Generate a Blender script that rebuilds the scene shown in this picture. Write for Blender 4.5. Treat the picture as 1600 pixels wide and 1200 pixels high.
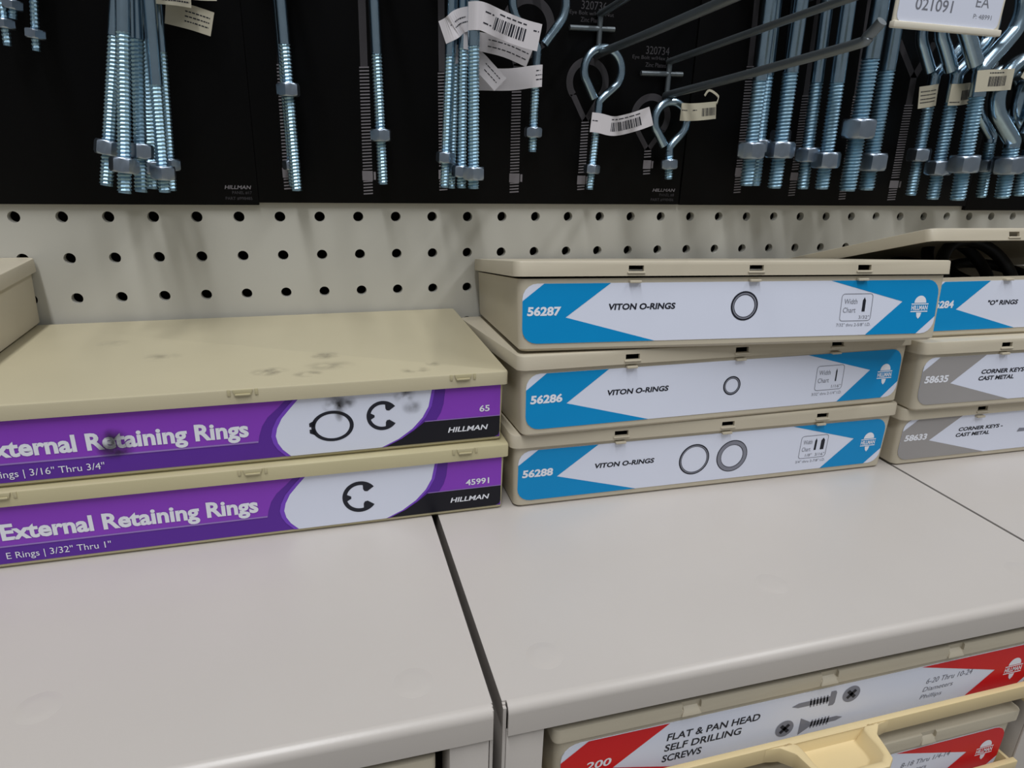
import bpy, bmesh, math, random
from mathutils import Vector, Matrix
random.seed(7)
for o in list(bpy.data.objects):
    bpy.data.objects.remove(o)
IN = 0.0254          # all lengths below are in inches
OZ = 42.0            # height of the first visible pegboard hole row above the floor
SC = bpy.context.scene
COL = SC.collection
R = math.radians

# ------------------------------------------------------------------ camera
cam_data = bpy.data.cameras.new('camera')
cam = bpy.data.objects.new('camera', cam_data)
COL.objects.link(cam)
cam_data.sensor_width = 36.0
cam_data.lens = 1060.22 / 1600 * 36
cam_data.clip_start = 0.01
right = Vector((0.9615043488, -0.2731191437, 0.0302542650))
down = Vector((-0.0664060976, -0.3377823924, -0.9388787385))
fwd = Vector((0.2666451152, 0.9007269224, -0.3429160158))
M = Matrix((right, -down, -fwd)).transposed().to_4x4()
M.translation = Vector((-4.1878, -19.0674, 2.1584 + OZ)) * IN
cam.matrix_world = M
SC.camera = cam

# ------------------------------------------------------------------ light
SC.view_settings.view_transform = 'Standard'
SC.view_settings.look = 'None'
SC.view_settings.gamma = 1.0
SC.view_settings.use_curve_mapping = False
SC.view_settings.exposure = 0.0
world = bpy.data.worlds.new('store_ambient')
SC.world = world
world.use_nodes = True
world.node_tree.nodes['Background'].inputs[0].default_value = (0.93, 0.97, 1.0, 1)
world.node_tree.nodes['Background'].inputs[1].default_value = 0.19


def tube_light(name, x, y, z, sx, sy, power):
    d = bpy.data.lights.new(name, 'AREA')
    d.shape = 'RECTANGLE'
    d.size = sx * IN
    d.size_y = sy * IN
    d.energy = power
    d.color = (0.97, 0.98, 1.0)
    o = bpy.data.objects.new(name, d)
    COL.objects.link(o)
    o.location = Vector((x, y, z + OZ)) * IN
    return o


# rows of ceiling fluorescents running across the aisle
tube_light('ceiling_fluorescent', -14, -43, 74, 5, 76, 38)
tube_light('ceiling_fluorescent', 52, -43, 74, 5, 76, 26)
tube_light('ceiling_fluorescent', 0, -130, 74, 120, 5, 8)


# ------------------------------------------------------------------ materials
def lin(c):
    out = []
    for v in c[:3]:
        v /= 255.0
        out.append(v / 12.92 if v <= 0.04045 else ((v + 0.055) / 1.055) ** 2.4)
    return tuple(out) + (1.0,)


MATS = {}


def mat(name, rgb, rough=0.5, metal=0.0, spec=0.5, var=0.0, scale=40.0, bump=0.0, bscale=600.0, blobs=None, alpha_blob=None):
    m = bpy.data.materials.new(name)
    m.use_nodes = True
    nt = m.node_tree
    N = nt.nodes
    b = N['Principled BSDF']
    col = lin(rgb)
    b.inputs['Base Color'].default_value = col
    b.inputs['Roughness'].default_value = rough
    b.inputs['Metallic'].default_value = metal
    b.inputs['Specular IOR Level'].default_value = spec
    tc = N.new('ShaderNodeTexCoord')
    out = None
    if var > 0:
        nz = N.new('ShaderNodeTexNoise')
        nz.inputs['Scale'].default_value = scale
        nz.inputs['Detail'].default_value = 4
        nt.links.new(tc.outputs['Object'], nz.inputs['Vector'])
        mx = N.new('ShaderNodeMix')
        mx.data_type = 'RGBA'
        mx.inputs[6].default_value = tuple(c * (1 - var) for c in col[:3]) + (1,)
        mx.inputs[7].default_value = tuple(min(1, c * (1 + var)) for c in col[:3]) + (1,)
        nt.links.new(nz.outputs['Fac'], mx.inputs[0])
        out = mx.outputs[2]
    if blobs:
        nz2 = N.new('ShaderNodeTexNoise')
        nz2.inputs['Scale'].default_value = 120
        nz2.inputs['Detail'].default_value = 5
        nt.links.new(tc.outputs['Object'], nz2.inputs['Vector'])
        total = None
        for (cx, cy, cz, rx, ry, rz, k) in blobs:
            s = N.new('ShaderNodeVectorMath')
            s.operation = 'SUBTRACT'
            s.inputs[1].default_value = (cx * IN, cy * IN, cz * IN)
            nt.links.new(tc.outputs['Object'], s.inputs[0])
            d = N.new('ShaderNodeVectorMath')
            d.operation = 'DIVIDE'
            d.inputs[1].default_value = (rx * IN, ry * IN, rz * IN)
            nt.links.new(s.outputs[0], d.inputs[0])
            l = N.new('ShaderNodeVectorMath')
            l.operation = 'LENGTH'
            nt.links.new(d.outputs[0], l.inputs[0])
            r = N.new('ShaderNodeMapRange')
            r.inputs[1].default_value = 1.0
            r.inputs[2].default_value = 0.15
            r.inputs[3].default_value = 0.0
            r.inputs[4].default_value = k
            nt.links.new(l.outputs['Value'], r.inputs[0])
            if total is None:
                total = r.outputs[0]
            else:
                a = N.new('ShaderNodeMath')
                a.operation = 'MAXIMUM'
                nt.links.new(total, a.inputs[0])
                nt.links.new(r.outputs[0], a.inputs[1])
                total = a.outputs[0]
        nr = N.new('ShaderNodeMapRange')
        nr.inputs[1].default_value = 0.38
        nr.inputs[2].default_value = 0.62
        nt.links.new(nz2.outputs['Fac'], nr.inputs[0])
        mu = N.new('ShaderNodeMath')
        mu.operation = 'MULTIPLY'
        nt.links.new(total, mu.inputs[0])
        nt.links.new(nr.outputs[0], mu.inputs[1])
        if alpha_blob:
            nt.links.new(mu.outputs[0], b.inputs['Alpha'])
        else:
            mx2 = N.new('ShaderNodeMix')
            mx2.data_type = 'RGBA'
            nt.links.new(mu.outputs[0], mx2.inputs[0])
            if out is not None:
                nt.links.new(out, mx2.inputs[6])
            else:
                mx2.inputs[6].default_value = col
            mx2.inputs[7].default_value = lin((70, 64, 58))
            out = mx2.outputs[2]
    if out is not None:
        nt.links.new(out, b.inputs['Base Color'])
    if bump > 0:
        nb = N.new('ShaderNodeTexNoise')
        nb.inputs['Scale'].default_value = bscale
        nb.inputs['Detail'].default_value = 2
        nt.links.new(tc.outputs['Object'], nb.inputs['Vector'])
        bp = N.new('ShaderNodeBump')
        bp.inputs['Strength'].default_value = bump
        bp.inputs['Distance'].default_value = 0.0004
        nt.links.new(nb.outputs['Fac'], bp.inputs['Height'])
        nt.links.new(bp.outputs['Normal'], b.inputs['Normal'])
    MATS[name] = m
    return m


mat('pegboard_paint', (186, 184, 175), 0.55, var=0.04, scale=25, bump=0.05)
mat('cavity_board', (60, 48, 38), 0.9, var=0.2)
mat('cabinet_paint', (186, 180, 174), 0.32, var=0.025, scale=18, bump=0.06, bscale=900)
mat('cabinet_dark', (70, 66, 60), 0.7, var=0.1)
mat('beige_plastic', (188, 179, 159), 0.45, var=0.03, scale=30, bump=0.08)
mat('tan_plastic', (182, 173, 138), 0.45, var=0.04, scale=30, bump=0.08)
mat('tan_plastic_smudged', (184, 175, 147), 0.42, var=0.05, scale=22, bump=0.08, blobs=[
    (5.8, 0.85, 1.65, 0.42, 0.30, 0.3, 0.9), (6.55, 0.55, 1.65, 0.34, 0.22, 0.3, 0.7), (6.95, 1.75, 1.65, 0.36, 0.3, 0.3, 0.8),
    (7.0, 1.0, 1.65, 0.6, 0.35, 0.3, 0.4), (8.75, 0.35, 1.65, 0.35, 0.22, 0.3, 0.9), (9.2, 0.7, 1.65, 0.2, 0.2, 0.3, 0.7),
    (3.5, 2.3, 1.65, 0.5, 0.35, 0.3, 0.4), (2.3, 3.6, 1.65, 0.4, 0.3, 0.3, 0.35)])
mat('tray_plastic', (208, 188, 143), 0.4, var=0.03, scale=30, bump=0.05)
mat('label_white', (218, 223, 239), 0.4, var=0.01)
mat('print_blue', (0, 138, 200), 0.4, spec=0.25, var=0.03)
mat('print_grey', (152, 149, 148), 0.4, spec=0.25, var=0.03)
mat('print_red', (206, 20, 28), 0.35, spec=0.25, var=0.05)
mat('print_purple', (136, 64, 188), 0.4, spec=0.25, var=0.04)
mat('print_purple_dark', (92, 46, 152), 0.4, spec=0.25, var=0.04)
mat('print_purple_rim', (122, 72, 196), 0.4, spec=0.25)
mat('print_lilac', (150, 120, 190), 0.4, spec=0.25)
mat('print_black', (24, 24, 32), 0.4, spec=0.25)
mat('print_ink', (34, 36, 46), 0.5, spec=0.25)
mat('print_mid', (128, 130, 142), 0.5, spec=0.25)
mat('print_line', (120, 122, 132), 0.5, spec=0.25)
mat('print_white', (228, 230, 238), 0.45, spec=0.25)
mat('grime', (28, 25, 24), 0.7)
mat('panel_black', (3, 3, 4), 0.5, spec=0.12, var=0.2)
mat('panel_edge', (70, 70, 70), 0.6)
mat('picture_grey', (118, 114, 118), 0.6, spec=0.2)
mat('picture_dim', (62, 60, 63), 0.6, spec=0.2)
mat('zinc', (156, 188, 206), 0.42, metal=1.0, var=0.18, scale=260, bump=0.15, bscale=300)
mat('zinc_nut', (158, 170, 184), 0.34, metal=1.0, var=0.1, scale=200)
mat('zinc_eye', (165, 188, 204), 0.22, metal=1.0, var=0.12, scale=220)
mat('hook_steel', (112, 119, 123), 0.42, metal=0.85, var=0.1, scale=100)
mat('tag_paper', (206, 202, 206), 0.6, var=0.03)
mat('tag_paper_cream', (190, 184, 164), 0.6, var=0.03)
mat('holder_plastic', (222, 216, 200), 0.25, var=0.02)
mat('rubber', (14, 14, 15), 0.45)
mat('floor_vinyl', (170, 165, 158), 0.4, var=0.06, scale=6)


# ------------------------------------------------------------------ mesh helpers
class MB:
    def __init__(self):
        self.v = []
        self.f = []

    def add(self, vs, fs):
        n = len(self.v)
        self.v += [Vector(q) for q in vs]
        self.f += [tuple(i + n for i in f) for f in fs]
        return self

    def box(self, x0, x1, y0, y1, z0, z1):
        return self.add([(x0, y0, z0), (x1, y0, z0), (x1, y1, z0), (x0, y1, z0), (x0, y0, z1), (x1, y0, z1), (x1, y1, z1), (x0, y1, z1)],
                        [(0, 3, 2, 1), (4, 5, 6, 7), (0, 1, 5, 4), (1, 2, 6, 5), (2, 3, 7, 6), (3, 0, 4, 7)])

    def loft(self, loops, cap0=True, cap1=True):
        n = len(loops[0])
        vs = [p for l in loops for p in l]
        fs = []
        for k in range(len(loops) - 1):
            for i in range(n):
                j = (i + 1) % n
                fs.append((k * n + i, k * n + j, (k + 1) * n + j, (k + 1) * n + i))
        if cap0:
            fs.append(tuple(reversed(range(n))))
        if cap1:
            fs.append(tuple(range((len(loops) - 1) * n, len(loops) * n)))
        return self.add(vs, fs)

    def tube(self, path, r, n=10, cap=True):
        path = [Vector(q) for q in path]
        rr = r if isinstance(r, (list, tuple)) else [r] * len(path)
        t0 = (path[1] - path[0]).normalized()
        up = Vector((0, 1, 0)) if abs(t0.y) < 0.9 else Vector((1, 0, 0))
        a = t0.cross(up).normalized()
        loops = []
        for i, q in enumerate(path):
            if i == 0:
                t = t0
            elif i == len(path) - 1:
                t = (path[i] - path[i - 1]).normalized()
            else:
                t = (path[i + 1] - path[i - 1]).normalized()
            a = (a - t * a.dot(t)).normalized()
            b = t.cross(a)
            loops.append([q + (a * math.cos(2 * math.pi * k / n) + b * math.sin(2 * math.pi * k / n)) * rr[i] for k in range(n)])
        return self.loft(loops, cap, cap)

    def mesh(self, name, smooth=False, angle=None, bevel=0.0, solid_normals=True):
        me = bpy.data.meshes.new(name)
        me.from_pydata([q * IN for q in self.v], [], self.f)
        bm = bmesh.new()
        bm.from_mesh(me)
        if solid_normals:
            bmesh.ops.recalc_face_normals(bm, faces=bm.faces)
        if bevel:
            ed = [e for e in bm.edges if len(e.link_faces) == 2 and e.calc_face_angle(0) > 0.6]
            bmesh.ops.bevel(bm, geom=ed, offset=bevel * IN, segments=2, affect='EDGES', profile=0.5)
        if smooth or bevel:
            for f in bm.faces:
                f.smooth = True
        bm.to_mesh(me)
        bm.free()
        if smooth or bevel:
            me.set_sharp_from_angle(angle=R(angle or 35))
        return me


def link(name, me, m, parent=None):
    o = bpy.data.objects.new(name, me)
    COL.objects.link(o)
    if m and me and not me.materials:
        me.materials.append(MATS[m])
    if parent:
        o.parent = parent
    return o


def tag(o, label=None, cat=None, group=None, kind=None):
    if label:
        o['label'] = label
    if cat:
        o['category'] = cat
    if group:
        o['group'] = group
    if kind:
        o['kind'] = kind
    return o


def thing(name, loc, yaw=0.0, label=None, cat=None, group=None):
    o = bpy.data.objects.new(name, None)
    o.empty_display_size = 0.02
    COL.objects.link(o)
    o.location = Vector((loc[0], loc[1], loc[2] + OZ)) * IN
    o.rotation_euler = (0, 0, R(yaw))
    return tag(o, label, cat, group)


def rrect(x0, x1, y0, y1, r, z, n=4):
    pts = []
    for (cx, cy, a) in ((x1 - r, y1 - r, 0), (x0 + r, y1 - r, 90), (x0 + r, y0 + r, 180), (x1 - r, y0 + r, 270)):
        for k in range(n + 1):
            t = R(a + 90.0 * k / n)
            pts.append((cx + r * math.cos(t), cy + r * math.sin(t), z))
    return pts


def copy_tree(o, parent=None):
    c = o.copy()
    COL.objects.link(c)
    c.parent = parent
    for ch in o.children:
        copy_tree(ch, c)
    return c


# --- flat print helpers: (u, v) on a front face that looks along -y; layer lifts it off the face
LAY0 = 0.012
LAY = 0.004


class Print(MB):
    def __init__(self, layer=1):
        MB.__init__(self)
        self.y = -(LAY0 + LAY * layer)

    def poly(self, pts):
        return self.add([(u, self.y, v) for u, v in pts], [tuple(range(len(pts)))])

    def ring(self, cu, cv, ro, ri, n=40, sq=1.0, a0=0, a1=360):
        vs = []
        full = a1 - a0 >= 360
        for k in range(n + (0 if full else 1)):
            t = R(a0 + (a1 - a0) * k / n)
            vs.append((cu + ro * sq * math.cos(t), self.y, cv + ro * math.sin(t)))
            vs.append((cu + ri * sq * math.cos(t), self.y, cv + ri * math.sin(t)))
        m = len(vs) // 2
        fs = []
        for k in range(m if full else m - 1):
            j = (k + 1) % m
            fs.append((2 * k, 2 * j, 2 * j + 1, 2 * k + 1))
        return self.add(vs, fs)

    def disc(self, cu, cv, ru, rv, n=28, a0=0, a1=360):
        return self.poly([(cu + ru * math.cos(R(a0 + (a1 - a0) * k / n)), cv + rv * math.sin(R(a0 + (a1 - a0) * k / n))) for k in range(n if a1 - a0 >= 360 else n + 1)])

    def text(self, s, u0, u1, v0, v1, bold=0.0, italic=0.0):
        vs, fs = text_mesh(s, bold, italic)
        x0 = min(q[0] for q in vs)
        x1 = max(q[0] for q in vs)
        y0 = min(q[1] for q in vs)
        y1 = max(q[1] for q in vs)
        return self.add([(u0 + (q[0] - x0) / (x1 - x0) * (u1 - u0), self.y, v0 + (q[1] - y0) / (y1 - y0) * (v1 - v0)) for q in vs], fs)

    def rbox(self, u0, u1, v0, v1, w, r=0.08):
        a = rrect(u0, u1, v0, v1, r, 0)
        b = rrect(u0 + w, u1 - w, v0 + w, v1 - w, max(r - w, .01), 0)
        n = len(a)
        vs = [(q[0], self.y, q[1]) for q in a] + [(q[0], self.y, q[1]) for q in b]
        return self.add(vs, [(i, (i + 1) % n, n + (i + 1) % n, n + i) for i in range(n)])

    def done(self, name, m, parent):
        me = bpy.data.meshes.new(name)
        me.from_pydata([q * IN for q in self.v], [], self.f)
        bm = bmesh.new()
        bm.from_mesh(me)
        for f in bm.faces:
            f.normal_update()
            if f.normal.y > 0:
                f.normal_flip()
        bm.to_mesh(me)
        bm.free()
        return link(name, me, m, parent)


TCACHE = {}


def text_mesh(s, bold=0.0, italic=0.0):
    key = (s, bold, italic)
    if key not in TCACHE:
        cu = bpy.data.curves.new('lettering', 'FONT')
        cu.body = s
        cu.size = 1.0
        cu.offset = bold
        cu.shear = italic
        cu.resolution_u = 3
        cu.fill_mode = 'FRONT'
        o = bpy.data.objects.new('lettering', cu)
        COL.objects.link(o)
        dg = bpy.context.evaluated_depsgraph_get()
        dg.update()
        me = bpy.data.meshes.new_from_object(o.evaluated_get(dg))
        TCACHE[key] = ([tuple(v.co) for v in me.vertices], [tuple(p.vertices) for p in me.polygons])
        bpy.data.objects.remove(o)
        bpy.data.curves.remove(cu)
        bpy.data.meshes.remove(me)
    return TCACHE[key]


# ------------------------------------------------------------------ setting: pegboard wall, floor, shelf
X0, X1 = -30, 36
Z0, Z1 = -8, 2
HR = 0.135
mb = MB()
S = 16
cache = {}
yf, yb = 0.0, 0.2
for ix in range(X0, X1):
    for iz in range(Z0, Z1):
        sq = []
        for k in range(S):
            t = 2 * math.pi * (k + 0.5) / S
            c, s = math.cos(t), math.sin(t)
            m_ = max(abs(c), abs(s))
            sq.append((ix + 0.5 * c / m_, iz + 0.5 * s / m_))
        # snap corner-most points to the exact corners
        for k in (1, 5, 9, 13):
            a, b2 = sq[k], sq[k + 1]
        ci = [(ix + HR * math.cos(2 * math.pi * (k + .5) / S), iz + HR * math.sin(2 * math.pi * (k + .5) / S)) for k in range(S)]
        vs = [(u, yf, v) for u, v in sq] + [(u, yf, v) for u, v in ci] + [(u, yb, v) for u, v in ci]
        fs = []
        for k in range(S):
            j = (k + 1) % S
            fs.append((k, j, S + j, S + k))
            fs.append((S + k, S + j, 2 * S + j, 2 * S + k))
        cor = [(ix + .5, yf, iz + .5), (ix - .5, yf, iz + .5), (ix - .5, yf, iz - .5), (ix + .5, yf, iz - .5)]
        nb = len(vs)
        for q, k in enumerate((1, 5, 9, 13)):
            vs.append(cor[q])
            fs.append((k, nb + q, k + 1))
        mb.add(vs, fs)
ea, eb, ec = X0 - .5, X1 - .5, Z1 - .5
mb.add([(ea, 0, ec), (eb, 0, ec), (eb, 0, 34), (ea, 0, 34)], [(0, 1, 2, 3)])
mb.add([(ea, 0, -42), (eb, 0, -42), (eb, 0, Z0 - .5), (ea, 0, Z0 - .5)], [(0, 1, 2, 3)])
peg = link('wall_back', mb.mesh('wall_back', solid_normals=False), 'pegboard_paint')
peg.location.z = OZ * IN
tag(peg, 'off white pegboard wall with rows of round holes behind the boxes', kind='structure')
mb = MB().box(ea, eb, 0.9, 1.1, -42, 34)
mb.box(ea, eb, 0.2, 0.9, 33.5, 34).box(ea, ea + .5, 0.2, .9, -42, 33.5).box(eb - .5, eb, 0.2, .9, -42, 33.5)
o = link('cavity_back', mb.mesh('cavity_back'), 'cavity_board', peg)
mb = MB().box(-120, 140, -140, 12, -0.5, 0)
o = link('floor', mb.mesh('floor'), 'floor_vinyl')
tag(o, 'pale vinyl store floor in front of the shelving', kind='structure')
ZT = -5.93
mb = MB().box(ea, eb, -12.0, -0.02, OZ + ZT - 9.6, OZ + ZT - 9.0)
mb.box(ea, eb, -11.6, -0.02, 0.0, OZ + ZT - 9.6)
o = link('trim_1', mb.mesh('trim_1', bevel=0.05), 'cabinet_paint')
tag(o, 'grey painted base deck that carries the drawer cabinets', kind='structure')

# ------------------------------------------------------------------ drawer cabinets
ZB = ZT - 8.98       # underside of the cabinets
YF = -11.5           # cabinet front
PITCH = 2.2


def handle_mesh():
    # scoop pull: rail with a projecting tray-like finger pull in the middle
    mb = MB()
    w, d = 0.82, 0.85
    out = [(-w - .55, 0), (-w - .25, -.05), (-w - .06, -.22), (-w, -.5), (-w + .06, -.72), (-w + .25, -d), (w - .25, -d), (w - .06, -.72), (w, -.5), (w + .06, -.22), (w + .25, -.05), (w + .55, 0)]
    inn = [(-w + .05, -.02), (-w + .10, -.06), (-w + .12, -.22), (-w + .12, -.45), (-w + .16, -.62), (-w + .3, -d + .12), (w - .3, -d + .12), (w - .16, -.62), (w - .12, -.45), (w - .12, -.22), (w - .10, -.06), (w - .05, -.02)]
    bot = [(u * .8, v * .75 - .02) for u, v in inn]
    mb.loft([[(u, v, -.34) for u, v in out], [(u, v, 0) for u, v in out], [(u, v, 0) for u, v in inn], [(u, v, -.26) for u, v in bot]])
    return mb.mesh('pull_handle', bevel=0.03)


HANDLE = handle_mesh()


def tray_mesh(W):
    mb = MB()
    zr = -1.22                      # rail top relative to lid top
    mb.box(-.12, W + .12, -.26, -.14, zr - .34, zr)                      # front rail
    mb.box(-.12, W + .12, .35, 9.5, -2.0, -1.9)                         # tray floor
    mb.box(-.12, -.04, -.2, 9.5, -2.0, zr - .1).box(W + .04, W + .12, -.2, 9.5, -2.0, zr - .1)
    return mb.mesh('drawer_tray', bevel=0.02)


BW = 10.5
TRAY = tray_mesh(BW)
TOPW = 12.38


def top_mesh():
    # folded sheet top: rounded front edge, hanging front lip, side folds
    mb = MB()
    prof = [(-.02, 0), (YF + .16, 0)]
    for k in range(1, 7):
        t = R(90 * k / 6)
        prof.append((YF + .16 - .16 * math.sin(t), -.16 + .16 * math.cos(t)))
    prof.append((YF, -.56))
    inner = [(YF + .05, -.56), (YF + .05, -.17), (YF + .16, -.05), (-.02, -.05)]
    mb.box(0, TOPW, YF + .16, -.02, -.05, 0)
    full = prof[1:] + inner[:-1]
    mb.loft([[(x, y, z) for y, z in full] for x in (.07, TOPW - .02)])
    mb.box(0, .05, YF + .12, -.02, -.5, -.03)
    mb.box(TOPW - .05, TOPW, YF + .12, -.02, -.5, -.03)
    return mb.mesh('top_panel', smooth=True, angle=40)


TOP = top_mesh()


def dimple_mesh():
    loops = []
    for r, z in ((.34, 0.0), (.28, .005), (.22, .012), (.18, .016), (.1, .015), (.02, .014)):
        loops.append([(r * math.cos(2 * math.pi * k / 24), r * math.sin(2 * math.pi * k / 24), z) for k in range(24)])
    return MB().loft(loops, False, True).mesh('dimple', smooth=True, angle=80)


DIMPLE = dimple_mesh()
SIDE = MB().box(0, .05, YF + .06, -.02, ZB - ZT, -.06).mesh('side_panel')
STILE = MB().box(0, .62, YF + .055, YF + .11, ZB - ZT, -.50).box(.57, .62, YF + .1, YF + .7, ZB - ZT, -.50).mesh('stile', bevel=0.02)
BACK = MB().box(.05, TOPW - .05, -.1, -.05, ZB - ZT, -.06).mesh('back_panel')
BOTTOM = MB().box(.05, TOPW - .05, YF + .12, -.1, ZB - ZT, ZB - ZT + .06).mesh('bottom_panel')
SHELF = MB().box(.62, 1.0, YF + .4, -.5, -.04, 0).mesh('runner')
cabs = {}
for key, x, lab in (('far', -26.93, 'grey metal drawer cabinet under the plain beige boxes at the far left'),
                    ('left', -14.43, 'grey metal drawer cabinet under the purple ring boxes'),
                    ('mid', -1.90, 'grey metal drawer cabinet with red fronted drawers under the blue labelled boxes'),
                    ('right', 10.56, 'grey metal drawer cabinet under the grey labelled boxes')):
    c = thing('drawer_cabinet', (x, 0, ZT), 0, lab, 'cabinet', 'drawer cabinets side by side')
    cabs[key] = (c, x)
    link('top_panel', TOP, 'cabinet_paint', c)
    for sx in (0, TOPW - .05):
        s = link('side_panel', SIDE, 'cabinet_paint', c)
        s.location.x = sx * IN
    s = link('stile', STILE, 'cabinet_paint', c)
    s.location.x = .06 * IN
    s = link('stile', STILE, 'cabinet_paint', c)
    s.location.x = (TOPW - .06) * IN
    s.scale.x = -1
    link('back_panel', BACK, 'cabinet_dark', c)
    link('bottom_panel', BOTTOM, 'cabinet_dark', c)
    for dx, dy in ((.94, -10.58), (TOPW - 1.1, -10.65), (5.9, -9.8)):
        d = link('dimple', DIMPLE, 'cabinet_paint', c)
        d.location = Vector((dx, dy, -.002)) * IN
    for row in range(3):
        t = link('drawer_tray', TRAY, 'tray_plastic', c)
        t.location = Vector((.94, YF + .14, -.80 - PITCH * row)) * IN
        h = link('pull_handle', HANDLE, 'tray_plastic', t)
        h.location = Vector((BW / 2, -.26, -1.22)) * IN


# ------------------------------------------------------------------ compartment boxes
def body_mesh(W, D, h, dr=.04, r=.16):
    loops = [rrect(dr + .06, W - dr - .06, .06, D - .06, r, 0), rrect(dr, W - dr, 0, D, r, .06),
             rrect(0, W, 0, D, r, h), rrect(.09, W - .09, .09, D - .09, r - .06, h),
             rrect(.13, W - .13, .12, D - .12, r - .06, .12)]
    return MB().loft(loops).mesh('body', smooth=True, angle=40)


def lid_mesh(W, D, t, e, o, r=.2, slots=(), slot=(.17, .10, .22), cutd=.3):
    x0, x1, y0, y1 = -e, W + e, -o, D + o
    b = .035
    loops = [rrect(x0 + .07, x1 - .07, y0 + .07, y1 - .07, r - .05, 0), rrect(x0, x1, y0, y1, r, 0),
             rrect(x0, x1, y0, y1, r, t - b), rrect(x0 + .3 * b, x1 - .3 * b, y0 + .3 * b, y1 - .3 * b, r, t - .3 * b),
             rrect(x0 + b, x1 - b, y0 + b, y1 - b, r, t)]
    inner = [rrect(x0 + .07, x1 - .07, y0 + .07, y1 - .07, r - .05, 0), rrect(x0 + .07, x1 - .07, y0 + .07, y1 - .07, r - .05, t - .07)]
    mb = MB()
    # one closed shell: inner ceiling -> inner rim -> outer rim -> top
    mb.loft([inner[1]] + loops)
    me = mb.mesh('lid', smooth=True, angle=40)
    if slots:
        cut = MB()
        for u in slots:
            cut.box(u - slot[0], u + slot[0], y0 - .2, y0 + cutd, slot[1], slot[2])
        a = bpy.data.objects.new('lid', me)
        bo = bpy.data.objects.new('cut', cut.mesh('cut'))
        COL.objects.link(a)
        COL.objects.link(bo)
        md = a.modifiers.new('b', 'BOOLEAN')
        md.object = bo
        md.operation = 'DIFFERENCE'
        md.solver = 'EXACT'
        dg = bpy.context.evaluated_depsgraph_get()
        dg.update()
        me2 = bpy.data.meshes.new_from_object(a.evaluated_get(dg))
        bpy.data.objects.remove(a)
        bpy.data.objects.remove(bo)
        me2.set_sharp_from_angle(angle=R(40))
        me = me2
    return me


LB0, LB1, LV0, LV1 = 0.10, 10.16, 0.17, 1.44      # arrow label extents on the front face


def arc(cu, cv, r, a0, a1, n=5):
    return [(cu + r * math.cos(R(a0 + (a1 - a0) * k / n)), cv + r * math.sin(R(a0 + (a1 - a0) * k / n))) for k in range(n + 1)]


def base_label(parent, m='label_white', w=10.16):
    r = .32
    mb = MB()
    a = rrect(LB0, w, LV0, LV1, r, 0, 5)
    mb.loft([[(q[0], -.001, q[1]) for q in a], [(q[0], -LAY0, q[1]) for q in a]])
    return link('label', mb.mesh('label'), m, parent)


def arrow_prints(lab, m):
    r = .32
    p = Print(1)
    left = [(.56, LV1), (2.02, LV1), (1.04, .72), (3.08, LV0)] + list(reversed(arc(LB0 + r, LV0 + r, r, 180, 270))) + [(LB0, 1.08)]
    p.poly(left)
    p.done('arrow_print', m, lab)
    p = Print(1)
    rt = [(7.28, LV1)] + list(reversed(arc(LB1 - r, LV1 - r, r, 0, 90))) + [(LB1, .58), (9.70, LV0), (8.33, LV0), (9.22, .94)]
    p.poly(rt)
    p.done('arrow_print', m, lab)


def logo(lab, cu=9.70, cv=.80, k=1.0):
    p = Print(2)
    p.disc(cu, cv + .10 * k, .16 * k, .17 * k, 16, 0, 180)
    p.poly([(cu - .23 * k, cv + .06 * k), (cu + .23 * k, cv + .06 * k), (cu + .23 * k, cv + .085 * k), (cu - .23 * k, cv + .085 * k)])
    p.text('HILLMAN', cu - .22 * k, cu + .22 * k, cv - .07 * k, cv + .04 * k, .03)
    p.poly([(cu - .23 * k, cv - .115 * k), (cu + .23 * k, cv - .115 * k), (cu + .23 * k, cv - .09 * k), (cu - .23 * k, cv - .09 * k)])
    p.poly([(cu - .07 * k, cv - .13 * k), (cu - .05 * k, cv - .22 * k), (cu, cv - .28 * k), (cu + .05 * k, cv - .22 * k), (cu + .07 * k, cv - .13 * k)])
    p.done('logo', 'print_white', lab)


def width_chart(lab, bars, s1, s2):
    p = Print(1)
    p.rbox(7.60, 8.42, .50, 1.14, .014)
    w = .33 if len(bars) == 1 else .26
    p.text('Width', 7.68, 7.69 + w, .90, 1.02)
    p.text('Chart', 7.67, 7.67 + w, .70, .82)
    p.text(s1, 8.40 - .3 * len(bars), 8.38, .55, .63)
    p.text(s2, 7.54, 8.44, .38, .455)
    p.done('width_chart', 'print_line', lab)
    p = Print(1)
    for u, w in bars:
        p.poly([(u - w, .72), (u + w, .72), (u + w, .98), (u, 1.05), (u - w, .98)])
    p.done('chart_bar', 'print_ink', lab)


def ring_picture(lab, cu, cv, ro, w, soft=False):
    p = Print(1)
    p.ring(cu, cv, ro, ro - w)
    p.done('ring_picture', 'print_ink', lab)
    p = Print(2)
    if soft:
        p.ring(cu, cv, ro - .022, ro - w + .016)
    else:
        p.ring(cu, cv, ro - w * .45, ro - w * .8)
    p.done('ring_shade', 'print_mid', lab)


VW, VD, VH, VT, VE, VO = 10.33, 5.7, 1.86, .32, .10, .08
SLOTS = (2.55, 5.35, 8.05)
VBODY = body_mesh(VW, VD, VH - VT)
WEDGE = .31 / VD                     # overfull boxes: lids stand higher at the front than at the hinge
WBODY = VBODY.copy()
for v in WBODY.vertices:
    v.co.z *= 1 - WEDGE * (v.co.y / IN) / (VH - VT)
VLID = lid_mesh(VW, VD, VT, VE, VO, slots=SLOTS)
TAB = MB().box(-.2, .2, -VO - .035, -VO + .01, .05, .09).mesh('latch_tab', bevel=.012)
TAB2 = MB().box(-.13, .13, -VO - .03, .01, -.10, -.045).mesh('latch_tab', bevel=.012)


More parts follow.
